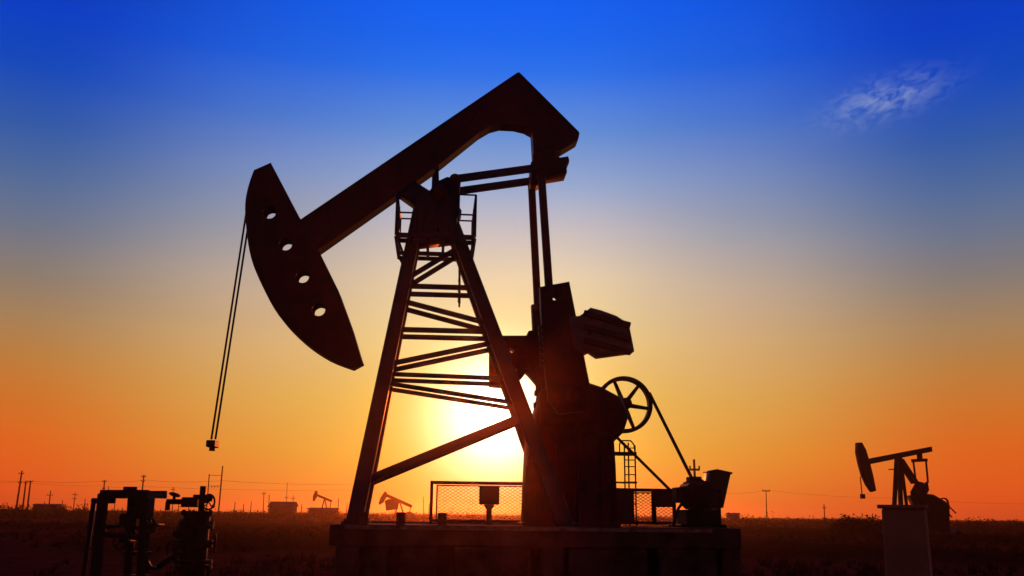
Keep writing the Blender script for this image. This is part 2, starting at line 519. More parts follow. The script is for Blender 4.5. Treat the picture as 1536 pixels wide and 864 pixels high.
# centre bearing and samson-post cap
prism('saddle', [XZ(599, 294), XZ(622, 277), XZ(646, 292), XZ(640, 318), XZ(626, 313)], -0.24, 0.24, M_BLUE, pj)
prism('bearing_post', [XZ(648, 268), XZ(658, 252), XZ(659, 292), XZ(647, 296)], -0.14, 0.14, M_BLUE, pj)
cap = prism('tower_cap', [XZ(627, 311), XZ(643, 294), XZ(655, 279), XZ(670, 272), XZ(687, 274), XZ(689, 296), XZ(687, 314), XZ(692, 322), XZ(684, 334), XZ(690, 362), XZ(616, 370), XZ(622, 330)],
            -0.30, 0.30, M_BLUE, pj, [circle(*XZ(655, 352), 0.05, 12)])
mb = MB(); mb.tube((*XZ(660, 296)[:1], -0.42, XZ(660, 296)[1]), (XZ(660, 296)[0], 0.42, XZ(660, 296)[1]), 0.17, 20)
mb.build('centre_bearing', M_DARK, pj, True)

# tower legs, near and far pairs


def tower_pt(px, py, s): return P(px, py, s * hw(py))


TL = [(629, 322), (535, 784)]
TR = [(680, 345), (842, 784)]
for top, bot in (TL, TR):
    xm0, zm0 = XZ(*top); xm1, zm1 = XZ(*bot)
    for s in (-1, 1):
        mb = MB(); mb.bar((xm0, s * hw(top[1]), zm0), (xm1, s * hw(bot[1]), 0.02), 0.20, 0.26, (0, 1, 0), 0.22, 0.33)
        lg = mb.build('leg', M_BLUE, pj, bevel=0.015)
        mb = MB(); mb.box((xm1 - 0.24, s * hw(787) - 0.2, 0.0), (xm1 + 0.24, s * hw(787) + 0.2, 0.05))
        for qx in (-0.18, 0.18):
            for qy in (-0.15, 0.15):
                mb.tube((xm1 + qx, s * hw(787) + qy, 0.04), (xm1 + qx, s * hw(787) + qy, 0.10), 0.028, 6)
        mb.build('foot_plate', M_BLUE, lg)

# braces: (near end pair), read from the near face; the far face repeats them
braces = [((626, 408), (676, 378)), ((626, 429), (694, 431)), ((615, 454), (718, 481)), ((608, 494), (724, 497)),
          ((597, 543), (724, 517)), ((592, 561), (742, 567)), ((590, 576), (770, 604))]
for a_, b_ in braces:
    dv = Vector(b_) - Vector(a_); dv = dv / dv.length * 12
    a_ = tuple(Vector(a_) - dv); b_ = tuple(Vector(b_) + dv)
    xa, za = XZ(*a_, -hw(a_[1])); xb, zb = XZ(*b_, -hw(b_[1]))
    for s in (-1, 1):
        MB().bar((xa, s * (hw(a_[1]) - 0.03), za), (xb, s * (hw(b_[1]) - 0.03), zb), 0.08, 0.09 if a_[1] > 560 else 0.105).build('brace', M_BLUE, pj, bevel=0.008)
xa, za = XZ(553, 722, 0); xb, zb = XZ(782, 628, 0)
for s in (-1, 1):
    MB().bar((xa, s * hw(715), za), (xb, s * hw(635), zb), 0.09, 0.17).build('brace', M_BLUE, pj, bevel=0.008)
for px_, py_ in ((622, 380), (606, 440), (590, 520), (571, 605), (552, 700), (703, 400), (728, 480), (760, 560)):
    x_, z_ = XZ(px_, py_); h_ = hw(py_)
    MB().bar((x_, -h_, z_), (x_, h_, z_), 0.07, 0.07, (1, 0, 0)).build('cross_tie', M_BLUE, pj)

# crow's-nest platform
x0, z0 = XZ(596, 370); x1, _ = XZ(710, 370); zr = z0
YP = 0.92
deck = MB()
for y in (-YP, -0.5, 0.5, YP): deck.bar((x0, y, zr), (x1, y, zr), 0.06, 0.09)
pf = deck.build('platform', M_BLUE, pj)
for i in range(6):
    x_ = x0 + (x1 - x0) * i / 5
    MB().bar((x_, -YP + 0.03, zr - 0.03), (x_, YP - 0.03, zr - 0.03), 0.06, 0.04, (1, 0, 0)).build('deck_bar', M_BLUE, pf)
hr = 0.95
for (x_, y_) in ((x0, -YP), (x0, YP), (x1, -YP), (x1, YP), (x0, 0.05), (x1, 0.05)):
    MB().tube((x_, y_, zr), (x_, y_, zr + hr), 0.026, 8).build('rail_post', M_BLUE, pf, True)
for h_ in (0.5, 0.95):
    for x_ in (x0, x1):
        MB().tube((x_, -YP, zr + h_), (x_, YP, zr + h_), 0.022, 8).build('guard_rail', M_BLUE, pf, True)
    for y_ in (-YP, YP):
        xa_, xb_ = (x0, x0 + 0.42) ; xc_, xd_ = (x1 - 0.36, x1)
        MB().tube((xa_, y_, zr + h_), (xb_, y_, zr + h_), 0.02, 8).build('guard_rail', M_BLUE, pf, True)
        MB().tube((xc_, y_, zr + h_), (xd_, y_, zr + h_), 0.02, 8).build('guard_rail', M_BLUE, pf, True)
for y_ in (-YP, YP):
    for xx in (x0 + 0.42, x1 - 0.36):
        MB().tube((xx, y_, zr), (xx, y_, zr + hr), 0.02, 8).build('rail_post', M_BLUE, pf, True)
# hanging climbing ladder under the platform, on the right leg
la0, la1 = XZ(690, 374), XZ(690, 452)
mb = MB()
for s in (-0.18, 0.18): mb.tube((la0[0], 0.42 + s, la0[1]), (la1[0], 0.42 + s, la1[1]), 0.022, 6)
for i in range(5):
    t = (i + 0.5) / 5
    mb.tube((la0[0], 0.24, la0[1] * (1 - t) + la1[1] * t), (la0[0], 0.6, la0[1] * (1 - t) + la1[1] * t), 0.016, 6)
mb.build('ladder', M_BLUE, pj)
for pxa, pxb in ((598, 612), (709, 700)):
    xk, zk = XZ(pxb, 398)
    for sd_ in (-1, 1):
        MB().bar((XZ(pxa, 378)[0], sd_ * (YP - 0.05), zr - 0.05), (xk, sd_ * hw(398), zk - 0.1), 0.05, 0.05).build('bracket', M_BLUE, pf)

# tie rods from the tower cap to the equaliser
for s in (-1, 1):
    q0 = XZ(676, 279, 0); q1 = XZ(800, 262, 0)
    MB().bar((q0[0], s * 0.42, q0[1]), (q1[0], s * 0.42, q1[1]), 0.10, 0.165).build('tie_rod', M_BLUE, pj, bevel=0.01)
mb = MB(); q0 = XZ(682, 280); mb.tube((q0[0], -0.5, q0[1]), (q0[0], 0.5, q0[1]), 0.13, 14); mb.build('rod_pin', M_DARK, pj, True)

# equaliser, across the machine under the tail
eq = prism('equaliser', [XZ(x, y) for x, y in ((795, 249), (834, 241), (838, 243), (850, 241), (851, 251), (847, 253), (848, 265), (818, 270), (812, 276), (796, 279))], -0.30, 0.30, M_DARK, pj, (), 0.02)
prism('tail_bearing', [XZ(799, 222), XZ(830, 222), XZ(832, 246), XZ(799, 250)], -0.20, 0.20, M_DARK, pj)
q0 = XZ(848, 247)
for dy in (-0.24, 0.0, 0.24):
    MB().tube((q0[0] - 0.1, dy, q0[1]), (q0[0] + 0.05, dy, q0[1] + 0.02), 0.045, 8).build('bolt', M_DARK, eq)
q0 = XZ(806, 266)
MB().tube((q0[0], -0.62, q0[1]), (q0[0], 0.62, q0[1]), 0.11, 16).build('cross_pin', M_DARK, eq, True)

# pitman arms
for s, tp_, bt_ in ((-1, (812, 262), (824, 440)), (1, (797, 272), (807, 470))):
    a_ = P(*tp_, s * 0.48); b_ = P(*bt_, s * 0.90)
    pm = MB().bar(a_, b_, 0.14, 0.165).build('pitman_arm', M_DARK, pj, bevel=0.02)
    MB().tube(b_ + Vector((0, -0.16, 0)), b_ + Vector((0, 0.16, 0)), 0.11, 16).build('wrist_pin', M_DARK, pm, True)
    MB().tube(a_ + Vector((0, -0.12, 0)), a_ + Vector((0, 0.12, 0)), 0.10, 16).build('top_pin', M_DARK, pm, True)

# cranks with counterweights
near_c = [(809, 432), (853, 424), (862, 470), (872, 520), (884, 580), (878, 616), (838, 622), (822, 600), (815, 540)]
cp = [XZ(x, y, -0.86) for x, y in near_c]
wr = [(852, 478), (868, 476), (884, 464), (900, 468), (922, 476), (941, 488), (949, 529), (896, 536), (884, 528), (876, 532), (862, 526)]
wl_ = [(806, 496), (792, 498), (789, 505), (743, 505), (743, 509), (761, 511), (752, 519), (741, 520), (734, 532), (734, 579), (768, 582), (774, 573), (783, 567), (789, 559), (796, 566), (806, 578), (818, 556)]
wrp = [XZ(x, y, -0.95) for x, y in wr]
wlp = [XZ(x, y, 0.86) for x, y in wl_]
for s in (-1, 1):
    y0, y1 = (0.74, 0.98) if s > 0 else (-0.98, -0.74)
    hole = [circle(*XZ(831, 449, -0.86), 0.045, 12)]
    ck = prism('crank', cp, y0, y1, M_DARK, pj, hole, 0.02)
    yo0, yo1 = (0.70, 1.14) if s > 0 else (-1.14, -0.70)
    for pts in (wrp, wlp):
        if (pts is wrp) != (s < 0): continue
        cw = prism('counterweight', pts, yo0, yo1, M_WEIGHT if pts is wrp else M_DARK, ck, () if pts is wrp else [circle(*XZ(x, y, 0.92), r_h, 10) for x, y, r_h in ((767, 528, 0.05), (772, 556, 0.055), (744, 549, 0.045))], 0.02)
        if pts is wlp:
            for bx_, by_, br_ in ((750, 535, 0.10), (782, 528, 0.13), (788, 546, 0.12), (756, 566, 0.09)):
                c0 = XZ(bx_, by_, 0.7); MB().tube((c0[0], 0.60, c0[1]), (c0[0], 0.78, c0[1]), br_, 10).build('bolt', M_DARK, cw)
            continue
        # raised ribs across the weight
        xs = [q[0] for q in pts]; zs = [q[1] for q in pts]
        yy = yo0 - 0.02 if s < 0 else yo1 + 0.02
        lo, hi = min(xs), max(xs); zc0, zc1 = min(zs), max(zs)
        for k in (0.22, 0.5, 0.78):
            sl_ = -0.26 if pts is wrp else 0.1
            zc = zc0 + (zc1 - zc0) * k
            MB().bar((lo + 0.22 * (hi - lo), yy, zc - sl_ * 0.28 * (hi - lo)), (lo + 0.94 * (hi - lo), yy, zc + sl_ * 0.40 * (hi - lo)), 0.06, 0.13).build('rib', M_DARK, cw, bevel=0.012)
        for k in range(3):
            xx = lo + (0.3 + 0.25 * k) * (hi - lo)
            MB().tube((xx, yo0 - 0.05, zc0 + 0.45 * (zc1 - zc0)), (xx, yo1 + 0.05, zc0 + 0.45 * (zc1 - zc0)), 0.045, 6).build('bolt', M_DARK, cw)
    # ragged teeth rack along the crank edge
    mb = MB()
    for i in range(7):
        t = i / 6
        a_ = Vector((cp[0][0], 0, cp[0][1])).lerp(Vector((cp[8][0], 0, cp[8][1])), 0.55 + 0.5 * t)
        yc = (y0 + y1) / 2
        mb.box((a_.x - 0.07, yc - 0.07, a_.z - 0.05), (a_.x + 0.02, yc + 0.07, a_.z + 0.03))
    mb.build('rack', M_DARK, ck)

# gearbox, its stand and shaft
prism('gearbox', [XZ(x, y, -0.5) for x, y in ((806, 612), (812, 585), (830, 572), (878, 572), (902, 580), (932, 596), (944, 622), (936, 648), (922, 662), (812, 664), (802, 640))],
      -0.5, 0.5, M_DARK, pj, (), 0.04)
prism('gearbox_lid', [XZ(x, y, -0.5) for x, y in ((808, 628), (936, 620), (937, 631), (808, 640))], -0.56, 0.56, M_DARK, pj, (), 0.015)
x_, z_ = XZ(850, 600)
MB().tube((x_, -1.05, z_), (x_, 1.05, z_), 0.17, 20).build('crank_shaft', M_DARK, pj, True)
st = prism('gearbox_stand', [XZ(x, y) for x, y in ((790, 650), (806, 634), (914, 656), (917, 700), (920, 786), (784, 786))], -0.52, 0.52, M_DARK, pj, (), 0.02)
for px_ in (800, 830, 862, 895, 912):
    x_, zt = XZ(px_, 668); MB().box((x_ - 0.02, -0.60, 0.01), (x_ + 0.02, -0.515, zt)).build('stiffener', M_DARK, st)
mb = MB(); xa, _ = XZ(779, 786); xb, _ = XZ(922, 786); mb.box((xa, -0.66, 0.0), (xb, 0.66, 0.06)); mb.build('stand_flange', M_DARK, st)
x_, z_ = XZ(806, 720)
MB().box((x_ - 0.3, -0.60, z_ - 0.25), (x_ + 0.06, -0.525, z_ + 0.25)).build('hatch', M_DARK, st, bevel=0.01)
# brake drum and lever on the gearbox left side (ragged outline beside the sun)
mb = MB(); x_, z_ = XZ(818, 612, 0); mb.band((x_, z_), 0.12, 0.2, 0.2, 0.42, 20); mb.build('brake_drum', M_DARK, pj)
mb = MB(); a_ = P(812, 640, -0.55); mb.bar(a_, P(792, 690, -0.60), 0.05, 0.06); mb.bar(P(812, 636, -0.55), P(812, 600, -0.52), 0.05, 0.06); mb.build('brake_lever', M_DARK, pj)

# grease lines and fittings down the crank side of the gearbox
for k, (pa, pb, rr) in enumerate(((574, 586, 0.07), (586, 594, 0.10), (594, 604, 0.05), (604, 612, 0.12), (612, 622, 0.06), (622, 628, 0.13), (628, 642, 0.07))):
    a_ = P(808, pa, 0.1); b_ = P(808, pb, 0.1); b_.x = a_.x
    MB().tube(a_, b_, rr, 8).build('grease_fitting', M_DARK, pj)

# big sheave, behind the gearbox
cx, cz = XZ(936, 607, 0.72)
RS = XZ(936, 565, 0.72)[1] - cz
sh = MB().band((cx, cz), RS - 0.085, RS, 0.62, 0.82, 44).build('sheave', M_DARK, pj)
for k in range(6):
    t = R(52 + 60 * k)
    MB().bar((cx + 0.08 * math.cos(t), 0.72, cz + 0.08 * math.sin(t)), (cx + (RS - 0.06) * math.cos(t), 0.72, cz + (RS - 0.06) * math.sin(t)), 0.07, 0.10, (0, 1, 0), 0.06, 0.07).build('spoke', M_DARK, sh, bevel=0.01)
MB().tube((cx, 0.45, cz), (cx, 0.86, cz), 0.13, 18).build('hub', M_DARK, sh, True)

# motor and belts
mcx, mcz = XZ(1032, 740, 0.72)
MR = 0.22
for dy in (0.66, 0.72, 0.78):
    mb = MB()
    a1, a2_ = R(38), R(38)
    D = Vector((mcx - cx, 0, mcz - cz)); L = D.length; ang = math.atan2(D.z, D.x); off = math.acos((RS - MR) / L)
    for sg in (1, -1):
        t = ang + sg * off
        mb.bar((cx + math.cos(t) * (RS + 0.012), dy, cz + math.sin(t) * (RS + 0.012)), (mcx + math.cos(t) * (MR + 0.012), dy, mcz + math.sin(t) * (MR + 0.012)), 0.04, 0.035)
    mb.build('drive_belt', M_RUB, pj)
mo = MB(); mo.tube((mcx, -0.30, mcz - 0.05), (mcx, 0.5, mcz - 0.05), 0.30, 24); mo.tube((mcx, -0.42, mcz - 0.05), (mcx, -0.3, mcz - 0.05), 0.2, 20, 0.29)
motor = mo.build('motor', M_GREEN, pj)
for k in range(18):
    t = 2 * math.pi * k / 18
    MB().bar((mcx + 0.31 * math.cos(t), -0.25, mcz - 0.05 + 0.31 * math.sin(t)), (mcx + 0.31 * math.cos(t), 0.42, mcz - 0.05 + 0.31 * math.sin(t)), 0.03, 0.07, (math.cos(t), 0, math.sin(t))).build('fin', M_GREEN, motor)
MB().tube((mcx, 0.55, mcz), (mcx, 0.84, mcz), MR, 24).build('motor_sheave', M_DARK, motor, True)
mb = MB(); mb.box((mcx - 0.34, -0.35, 0.06), (mcx + 0.40, 0.45, 0.36)); mb.box((mcx - 0.48, -0.45, 0.0), (mcx + 0.48, 0.6, 0.06)); mb.build('motor_mount', M_GREEN, motor, bevel=0.01)
MB().box((mcx - 0.2, -0.2, mcz + 0.2), (mcx + 0.06, 0.1, mcz + 0.33)).build('terminal_box', M_GREEN, motor, bevel=0.015)
MB().path([(mcx - 0.3, -0.25, mcz - 0.1), (mcx - 0.5, -0.3, mcz - 0.35), (mcx - 0.62, -0.35, 0.03)], 0.03, 8).build('conduit', M_RUB, motor, True)
MB().box((mcx + 0.16, -0.34, mcz - 0.3), (mcx + 0.46, 0.3, mcz + 0.06)).build('end_guard', M_GREEN, motor, bevel=0.03)
MB().box((mcx - 0.52, -0.3, mcz - 0.22), (mcx - 0.3, 0.1, mcz + 0.1)).build('terminal_box', M_GREEN, motor, bevel=0.015)

# bridle and carrier bar
ca = P(319, 664, 0.0)
for s in (-1, 1):
    tp = [P(374, 300, 0.1 * s), P(369.5, 318, 0.1 * s)] if s < 0 else [P(372, 310, 0.1 * s), P(372, 340, 0.1 * s)]
    bx_ = P(317 if s < 0 else 323, 659, 0.1 * s)
    MB().path(tp + [bx_], 0.022, 8).build('bridle_cable', M_CABLE, pj, True)
cb = MB(); cb.box((ca.x - 0.09, -0.2, ca.z - 0.10), (ca.x + 0.09, 0.2, ca.z + 0.04))
cbo = cb.build('carrier_bar', M_DARK, pj, bevel=0.015)
MB().tube((ca.x, 0, ca.z - 0.17), (ca.x, 0, ca.z - 0.09), 0.06, 12).build('rod_clamp', M_DARK, cbo, True)

# ------------------------------------------------------------------ foundation
fx0, fx1 = XZ(503, 795)[0], XZ(1112, 800, -1.2)[0]
fd = F.thing('foundation', 'raised concrete and steel foundation under the large pumpjack', 'foundation')
fd.location.z = 0.0
ZB = BASE_Z
mb = MB()
mb.box((fx0, -1.21, ZB - 0.40), (fx1, 1.21, ZB)); slab = mb.build('slab', M_CONC, fd, bevel=0.02)
MB().box((fx0 + 0.3, -1.232, ZB - 0.09), (fx1 - 0.6, -1.213, ZB - 0.02)).build('edge_angle', M_STEEL, slab)
for pa, pb in ((502, 538), (546, 582), (600, 655), (682, 796), (814, 846), (855, 972), (990, 1076), (1084, 1112)):
    xa, xb = XZ(pa, 830, -1.2)[0], XZ(pb, 830, -1.2)[0]
    MB().box((xa, -1.18, -0.1), (xb, 1.18, ZB - 0.402)).build('block', M_CONC, fd, bevel=0.03)
MB().box((fx0 + 0.5, -0.55, -0.1), (fx1 - 0.5, 0.55, ZB - 0.404)).build('core_wall', M_CONC, fd)
for px_ in (545, 601, 663):
    xa, _ = XZ(px_, 787, -1.1)
    MB().box((xa - 0.09, -1.2, ZB), (xa + 0.09, -1.02, ZB + 0.24)).build('bollard_stub', M_CONC, fd, bevel=0.015)
xa, xb = XZ(548, 787, 1.2)[0], XZ(776, 787, 1.2)[0]
MB().box((xa, 1.10, ZB), (xb, 1.22, ZB + 0.045)).build('toe_rail', M_STEEL, fd)

# ------------------------------------------------------------------ fence panels, control box, ladder, cabinet


def fence_panel(frame_px, yl, label, solids=(), cell=0.115, mids=(), mesh_zone=None):
    (pl, pt), (pr, pb) = frame_px
    x0, zt = XZ(pl, pt, yl); x1, _ = XZ(pr, pb, yl)
    t = thing('fence_panel', label, 'fence', F.o + F.ex * x0 + F.ey * yl, F.yaw, 'mesh guard fences on the foundation')
    Wd = x1 - x0; H = zt
    for x_ in (0, Wd): MB().box((x_ - 0.035, -0.035, 0), (x_ + 0.035, 0.035, H)).build('post', M_DARK, t)
    MB().box((0.036, -0.034, H - 0.075), (Wd - 0.036, 0.034, H - 0.002)).build('rail', M_DARK, t)
    MB().box((0.036, -0.034, 0.04), (Wd - 0.036, 0.034, 0.10)).build('rail', M_DARK, t)
    for m_ in mids:
        xm, _ = XZ(m_, pt, yl); xm -= x0
        MB().box((xm - 0.05, -0.03, 0.101), (xm + 0.05, 0.03, H - 0.076)).build('post', M_DARK, t)
    for (sa, ta, sb, tb) in solids:
        xa, za = XZ(sa, ta, yl); xb, zb = XZ(sb, tb, yl)
        MB().box((xa - x0, -0.05, zb), (xb - x0, -0.036, za)).build('panel', M_BOX, t)
    # inner angle frame
    MB().box((0.10, -0.02, 0.102), (0.135, 0.02, H - 0.115)).build('inner_frame', M_STEEL, t)
    MB().box((0.10, -0.02, H - 0.113), (Wd - 0.06, 0.02, H - 0.085)).build('inner_frame', M_STEEL, t)
    mb = MB(); z0_, z1_ = 0.10, H - 0.11; x0_, x1_ = 0.135, Wd - 0.04
    k = 0
    span = (x1_ - x0_) + (z1_ - z0_)
    sl_ = 0.62                                                     # diamonds wider than tall
    c_ = 0.0
    while c_ < (x1_ - x0_) + (z1_ - z0_) / sl_:
        for sg in (1, -1):
            # line z = z0 + sl*(x - xs) going up-right, or mirrored
            xs = x0_ + c_ - (z1_ - z0_) / sl_
            pts = []
            for zz in (z0_, z1_):
                pts.append((xs + (zz - z0_) / sl_, zz))
            (ax, az), (bx2, bz) = pts
            if ax < x0_: az += (x0_ - ax) * sl_; ax = x0_
            if bx2 > x1_: bz -= (bx2 - x1_) * sl_; bx2 = x1_
            if bx2 - ax > 0.01:
                if sg < 0: ax, bx2 = x0_ + x1_ - ax, x0_ + x1_ - bx2
                mb.tube((ax, 0.004 * sg, az), (bx2, 0.004 * sg, bz), 0.009, 4, cap=False)
        c_ += cell
    w = mb.build('wire_mesh', M_STEEL, t); w['kind'] = 'stuff'
    return t


fence_panel(((648, 721), (790, 787)), 1.12, 'wire mesh fence panel below the sun, left of the gearbox stand')
fence_panel(((927, 732), (1012, 787)), 1.12, 'part plated mesh fence between the gearbox stand and the motor',
            solids=((928, 735, 951, 785), (981, 737, 1011, 761)), mids=(980,))

cbx = P(733, 787, 0.95)
t = thing('control_box', 'small control box on a post before the left mesh fence', 'control box', F.o + F.ex * cbx.x + F.ey * 0.92, F.yaw)
zt, zb_ = XZ(733, 729, 0.92)[1], XZ(733, 757, 0.92)[1]
bw = (XZ(748, 740, 0.92)[0] - XZ(718, 740, 0.92)[0]) / 2
MB().box((-bw, -0.12, zb_), (bw, 0.10, zt)).build('box', M_BOX, t, bevel=0.012)
MB().box((-bw + 0.03, -0.135, zb_ + 0.03), (bw - 0.03, -0.121, zt - 0.03)).build('door', M_BOX, t)
MB().box((-0.06, -0.05, 0.0), (0.06, 0.05, zb_)).build('post', M_BOX, t)
MB().hull8([(-0.06, -0.05, zb_ - 0.10), (0.06, -0.05, zb_ - 0.10), (0.06, 0.05, zb_ - 0.10), (-0.06, 0.05, zb_ - 0.10),
            (-0.12, -0.08, zb_ - 0.003), (0.12, -0.08, zb_ - 0.003), (0.12, 0.08, zb_ - 0.003), (-0.12, 0.08, zb_ - 0.003)]).build('collar', M_BOX, t)

# service ladder with its little landing, behind the gearbox
lx = P(946, 787, 1.7)
t = F.thing('service_ladder', 'thin service ladder with small landing behind the large flywheel', 'ladder')
t.location = F.o + F.ex * lx.x + F.ey * 1.7; t.location.z = 0


def lz(py): return XZ(946, py, 1.7)[1] + ZB


def lxx(px): return XZ(px, 700, 1.7)[0] - lx.x


for px_ in (937, 943, 953): MB().tube((lxx(px_), 0, 0), (lxx(px_), 0, lz(664 if px_ < 950 else 668)), 0.018, 6).build('stile', M_DARK, t, True)
for py_ in (672, 690, 700, 712, 723, 740, 756, 772): MB().tube((lxx(937), 0, lz(py_)), (lxx(953), 0, lz(py_)), 0.012, 6).build('rung', M_DARK, t, True)
MB().box((lxx(918), -0.25, lz(683)), (lxx(952), 0.25, lz(679))).build('landing', M_DARK, t)
MB().path([(lxx(930), 0.02, lz(679)), (lxx(930), 0.02, lz(666)), (lxx(934), 0.02, lz(661)), (lxx(947), 0.02, lz(661)), (lxx(952), 0.02, lz(667)), (lxx(953), 0.02, lz(679))], 0.016, 6).build('hoop', M_DARK, t, True)
MB().box((lxx(916), -0.2, lz(725)), (lxx(953), 0.2, lz(723))).build('landing', M_STEEL, t)

# tilted cabinet at the right end of the foundation
q = P(1072, 787, 0.1)
t = thing('motor_cabinet', 'tilted brown metal cabinet beside the motor at the foundation right end', 'cabinet', F.o + F.ex * q.x + F.ey * 0.1, F.yaw)


def cxz(px, py): a, b = XZ(px, py, 0.1); return a - q.x, b


prism('box', [cxz(1061, 708), cxz(1070, 706), cxz(1091, 711), cxz(1080, 762), cxz(1064, 762), cxz(1058, 726)], -0.25, 0.25, M_BOX, t)
prism('visor', [cxz(1060, 707), cxz(1070, 704.5), cxz(1093, 709.5), cxz(1092, 712), cxz(1070, 707.2), cxz(1061, 709.5)], -0.29, 0.29, M_BOX, t, (), 0.004)
for px_ in (1060, 1074):
    a_ = cxz(px_, 764); MB().box((a_[0] - 0.05, -0.2, 0), (a_[0] + 0.05, 0.2, a_[1] + 0.05)).build('leg', M_DARK, t)
MB().box((cxz(1052, 760)[0], -0.3, 0.0), (cxz(1083, 760)[0], 0.3, 0.05)).build('base_plate', M_DARK, t)

# ------------------------------------------------------------------ wellhead and pipe rack, left foreground
WF = Frame(298, 860, 18.2, R(4), 0.0)
WF.o.z = gh(WF.o.x, WF.o.y)
wh = WF.thing('wellhead', 'dark wellhead valve tree with handwheels standing below the hanging bridle', 'wellhead')


def wp(px, py, y=0.0): return WF.p(px, py, y)


def lathe(name, px, pys_r, m, parent, n=16):
    mb = MB()
    for (pya, ra), (pyb, rb) in zip(pys_r, pys_r[1:]):
        a_, b_ = wp(px, pya), wp(px, pyb); b_.x = a_.x
        if abs(a_.z - b_.z) > 1e-4: mb.tube(a_, b_, ra, n, rb)
    return mb.build(name, m, parent)


xc = wp(293, 800).x
z_ = lambda py: wp(297, py).z
mb = MB(); mb.tube((xc, 0, -0.05), (xc, 0, z_(772)), 0.25, 18); mb.build('casing', M_GREEN, wh, True)
for py_, r_f in ((850, 0.36), (842, 0.36), (818, 0.34), (812, 0.34), (790, 0.33), (784, 0.33), (769, 0.30)):
    fl = MB().tube((xc, 0, z_(py_) - 0.035), (xc, 0, z_(py_) + 0.03), r_f, 20).build('flange', M_GREEN, wh)
    for k in range(8):
        tt = 2 * math.pi * k / 8
        MB().tube((xc + math.cos(tt) * (r_f - 0.04), math.sin(tt) * (r_f - 0.04), z_(py_) - 0.06), (xc + math.cos(tt) * (r_f - 0.04), math.sin(tt) * (r_f - 0.04), z_(py_) + 0.055), 0.018, 6).build('bolt', M_GREEN, fl)
xs = wp(303, 750).x
MB().tube((xs, 0, z_(775)), (xs, 0, z_(729)), 0.055, 12).build('stuffing_box', M_GREEN, wh, True)
MB().tube((xs, 0, z_(748)), (xs, 0, z_(742)), 0.17, 16).build('flange', M_GREEN, wh)
MB().box((wp(274, 750).x, -0.11, z_(761)), (wp(298, 750).x, 0.11, z_(746))).build('valve_body', M_GREEN, wh, bevel=0.02)
MB().tube((wp(250, 753).x, 0, z_(753)), (wp(276, 753).x, 0, z_(753)), 0.05, 12).build('flow_line', M_GREEN, wh, True)
MB().tube((wp(252, 753).x, 0, z_(753)), (wp(252, 753).x, 0, z_(766)), 0.045, 12).build('flow_line', M_GREEN, wh, True)
for px_, py_, r_, ax in ((313, 753, 0.14, (0.5, 1, 0)), (262, 742, 0.09, (0.2, 0.3, 1)), (322, 815, 0.17, (1, 0.3, 0)), (268, 800, 0.15, (1, 0.6, 0)), (258, 823, 0.14, (0.6, 1, 0))):
    c_ = wp(px_, py_, -0.15 if py_ > 780 else 0)
    hwl = MB().ring(c_, ax, r_, 0.018, 24, 6).build('handwheel', M_GREEN, wh, True)
    axn = Vector(ax).normalized(); u_ = axn.orthogonal().normalized(); v_ = axn.cross(u_)
    for k in range(4):
        d_ = u_ * math.cos(k * math.pi / 2) + v_ * math.sin(k * math.pi / 2)
        MB().tube(c_, c_ + d_ * r_, 0.012, 6).build('spoke', M_GREEN, hwl)
    MB().tube(c_, (xc if py_ > 780 else (xs if px_ > 300 else c_.x), 0, c_.z if py_ > 780 or px_ > 300 else z_(750)), 0.025, 8).build('valve_stem', M_GREEN, wh, True)
MB().tube((wp(318, 748).x, 0, z_(748)), (xs, 0, z_(748)), 0.05, 12).build('flow_line', M_GREEN, wh, True)
MB().path([(xc - 0.1, -0.1, z_(830)), (wp(262, 836).x, -0.2, z_(836)), (wp(244, 846).x, -0.3, z_(850))], 0.06, 10).build('flow_line', M_GREEN, wh, True)
MB().tube((xc, 0, z_(800)), (wp(262, 800).x, -0.15, z_(800)), 0.06, 10).build('flow_line', M_GREEN, wh, True)

RF = Frame(195, 860, 17.4, R(-6), 0.0)
RF.o.z = gh(RF.o.x, RF.o.y)
rk = RF.thing('pipe_rack', 'dark steel pipe rack with leaning legs at the left beside the wellhead', 'pipe rack')


def rp(px, py, y=0.0): return RF.p(px, py, y)


for (a_, b_, w_) in (((168, 741), (160, 880), 0.16), ((187, 745), (176, 880), 0.15), ((210, 745), (206, 880), 0.09), ((229, 741), (227, 880), 0.12)):
    for y_ in ((-0.3,) if w_ in (0.16, 0.12) else (0.3,)):
        p0, p1 = rp(*a_), rp(*b_); p1.z = -0.06
        MB().bar((p0.x, y_, p0.z), (p1.x, y_ * 1.3, p1.z), w_ * 0.8, w_).build('leg', M_GREEN, rk, bevel=0.01)
p0, p1 = rp(166, 741), rp(236, 741)
for y_ in (-0.34, 0.34): MB().bar((p0.x, y_, p0.z), (p1.x, y_, p1.z), 0.10, 0.13).build('top_beam', M_GREEN, rk, bevel=0.01)
for px_ in (170, 192, 214, 232):
    q_ = rp(px_, 741); MB().bar((q_.x, -0.4, q_.z - 0.03), (q_.x, 0.4, q_.z - 0.03), 0.09, 0.09, (1, 0, 0)).build('cross_beam', M_GREEN, rk)
p0, p1 = rp(134, 751), rp(168, 751)
mb = MB(); mb.tube((p0.x, 0.1, p0.z), (p1.x, 0.1, p1.z), 0.05, 10); mb.build('outlet_pipe', M_GREEN, rk, True)
mb = MB(); mb.tube((p0.x + 0.03, 0.1, p0.z), (p0.x - 0.02, 0.1, -0.05), 0.045, 10); mb.build('outlet_pipe', M_GREEN, rk, True)
q_ = rp(195, 737); MB().tube((q_.x, 0, q_.z - 0.06), (q_.x, 0, q_.z + 0.05), 0.03, 8).build('valve_stem', M_GREEN, rk, True)
MB().tube((q_.x - 0.12, 0, q_.z + 0.05), (q_.x + 0.12, 0, q_.z + 0.05), 0.035, 10).build('valve_handle', M_GREEN, rk, True)
q_ = rp(205, 762)
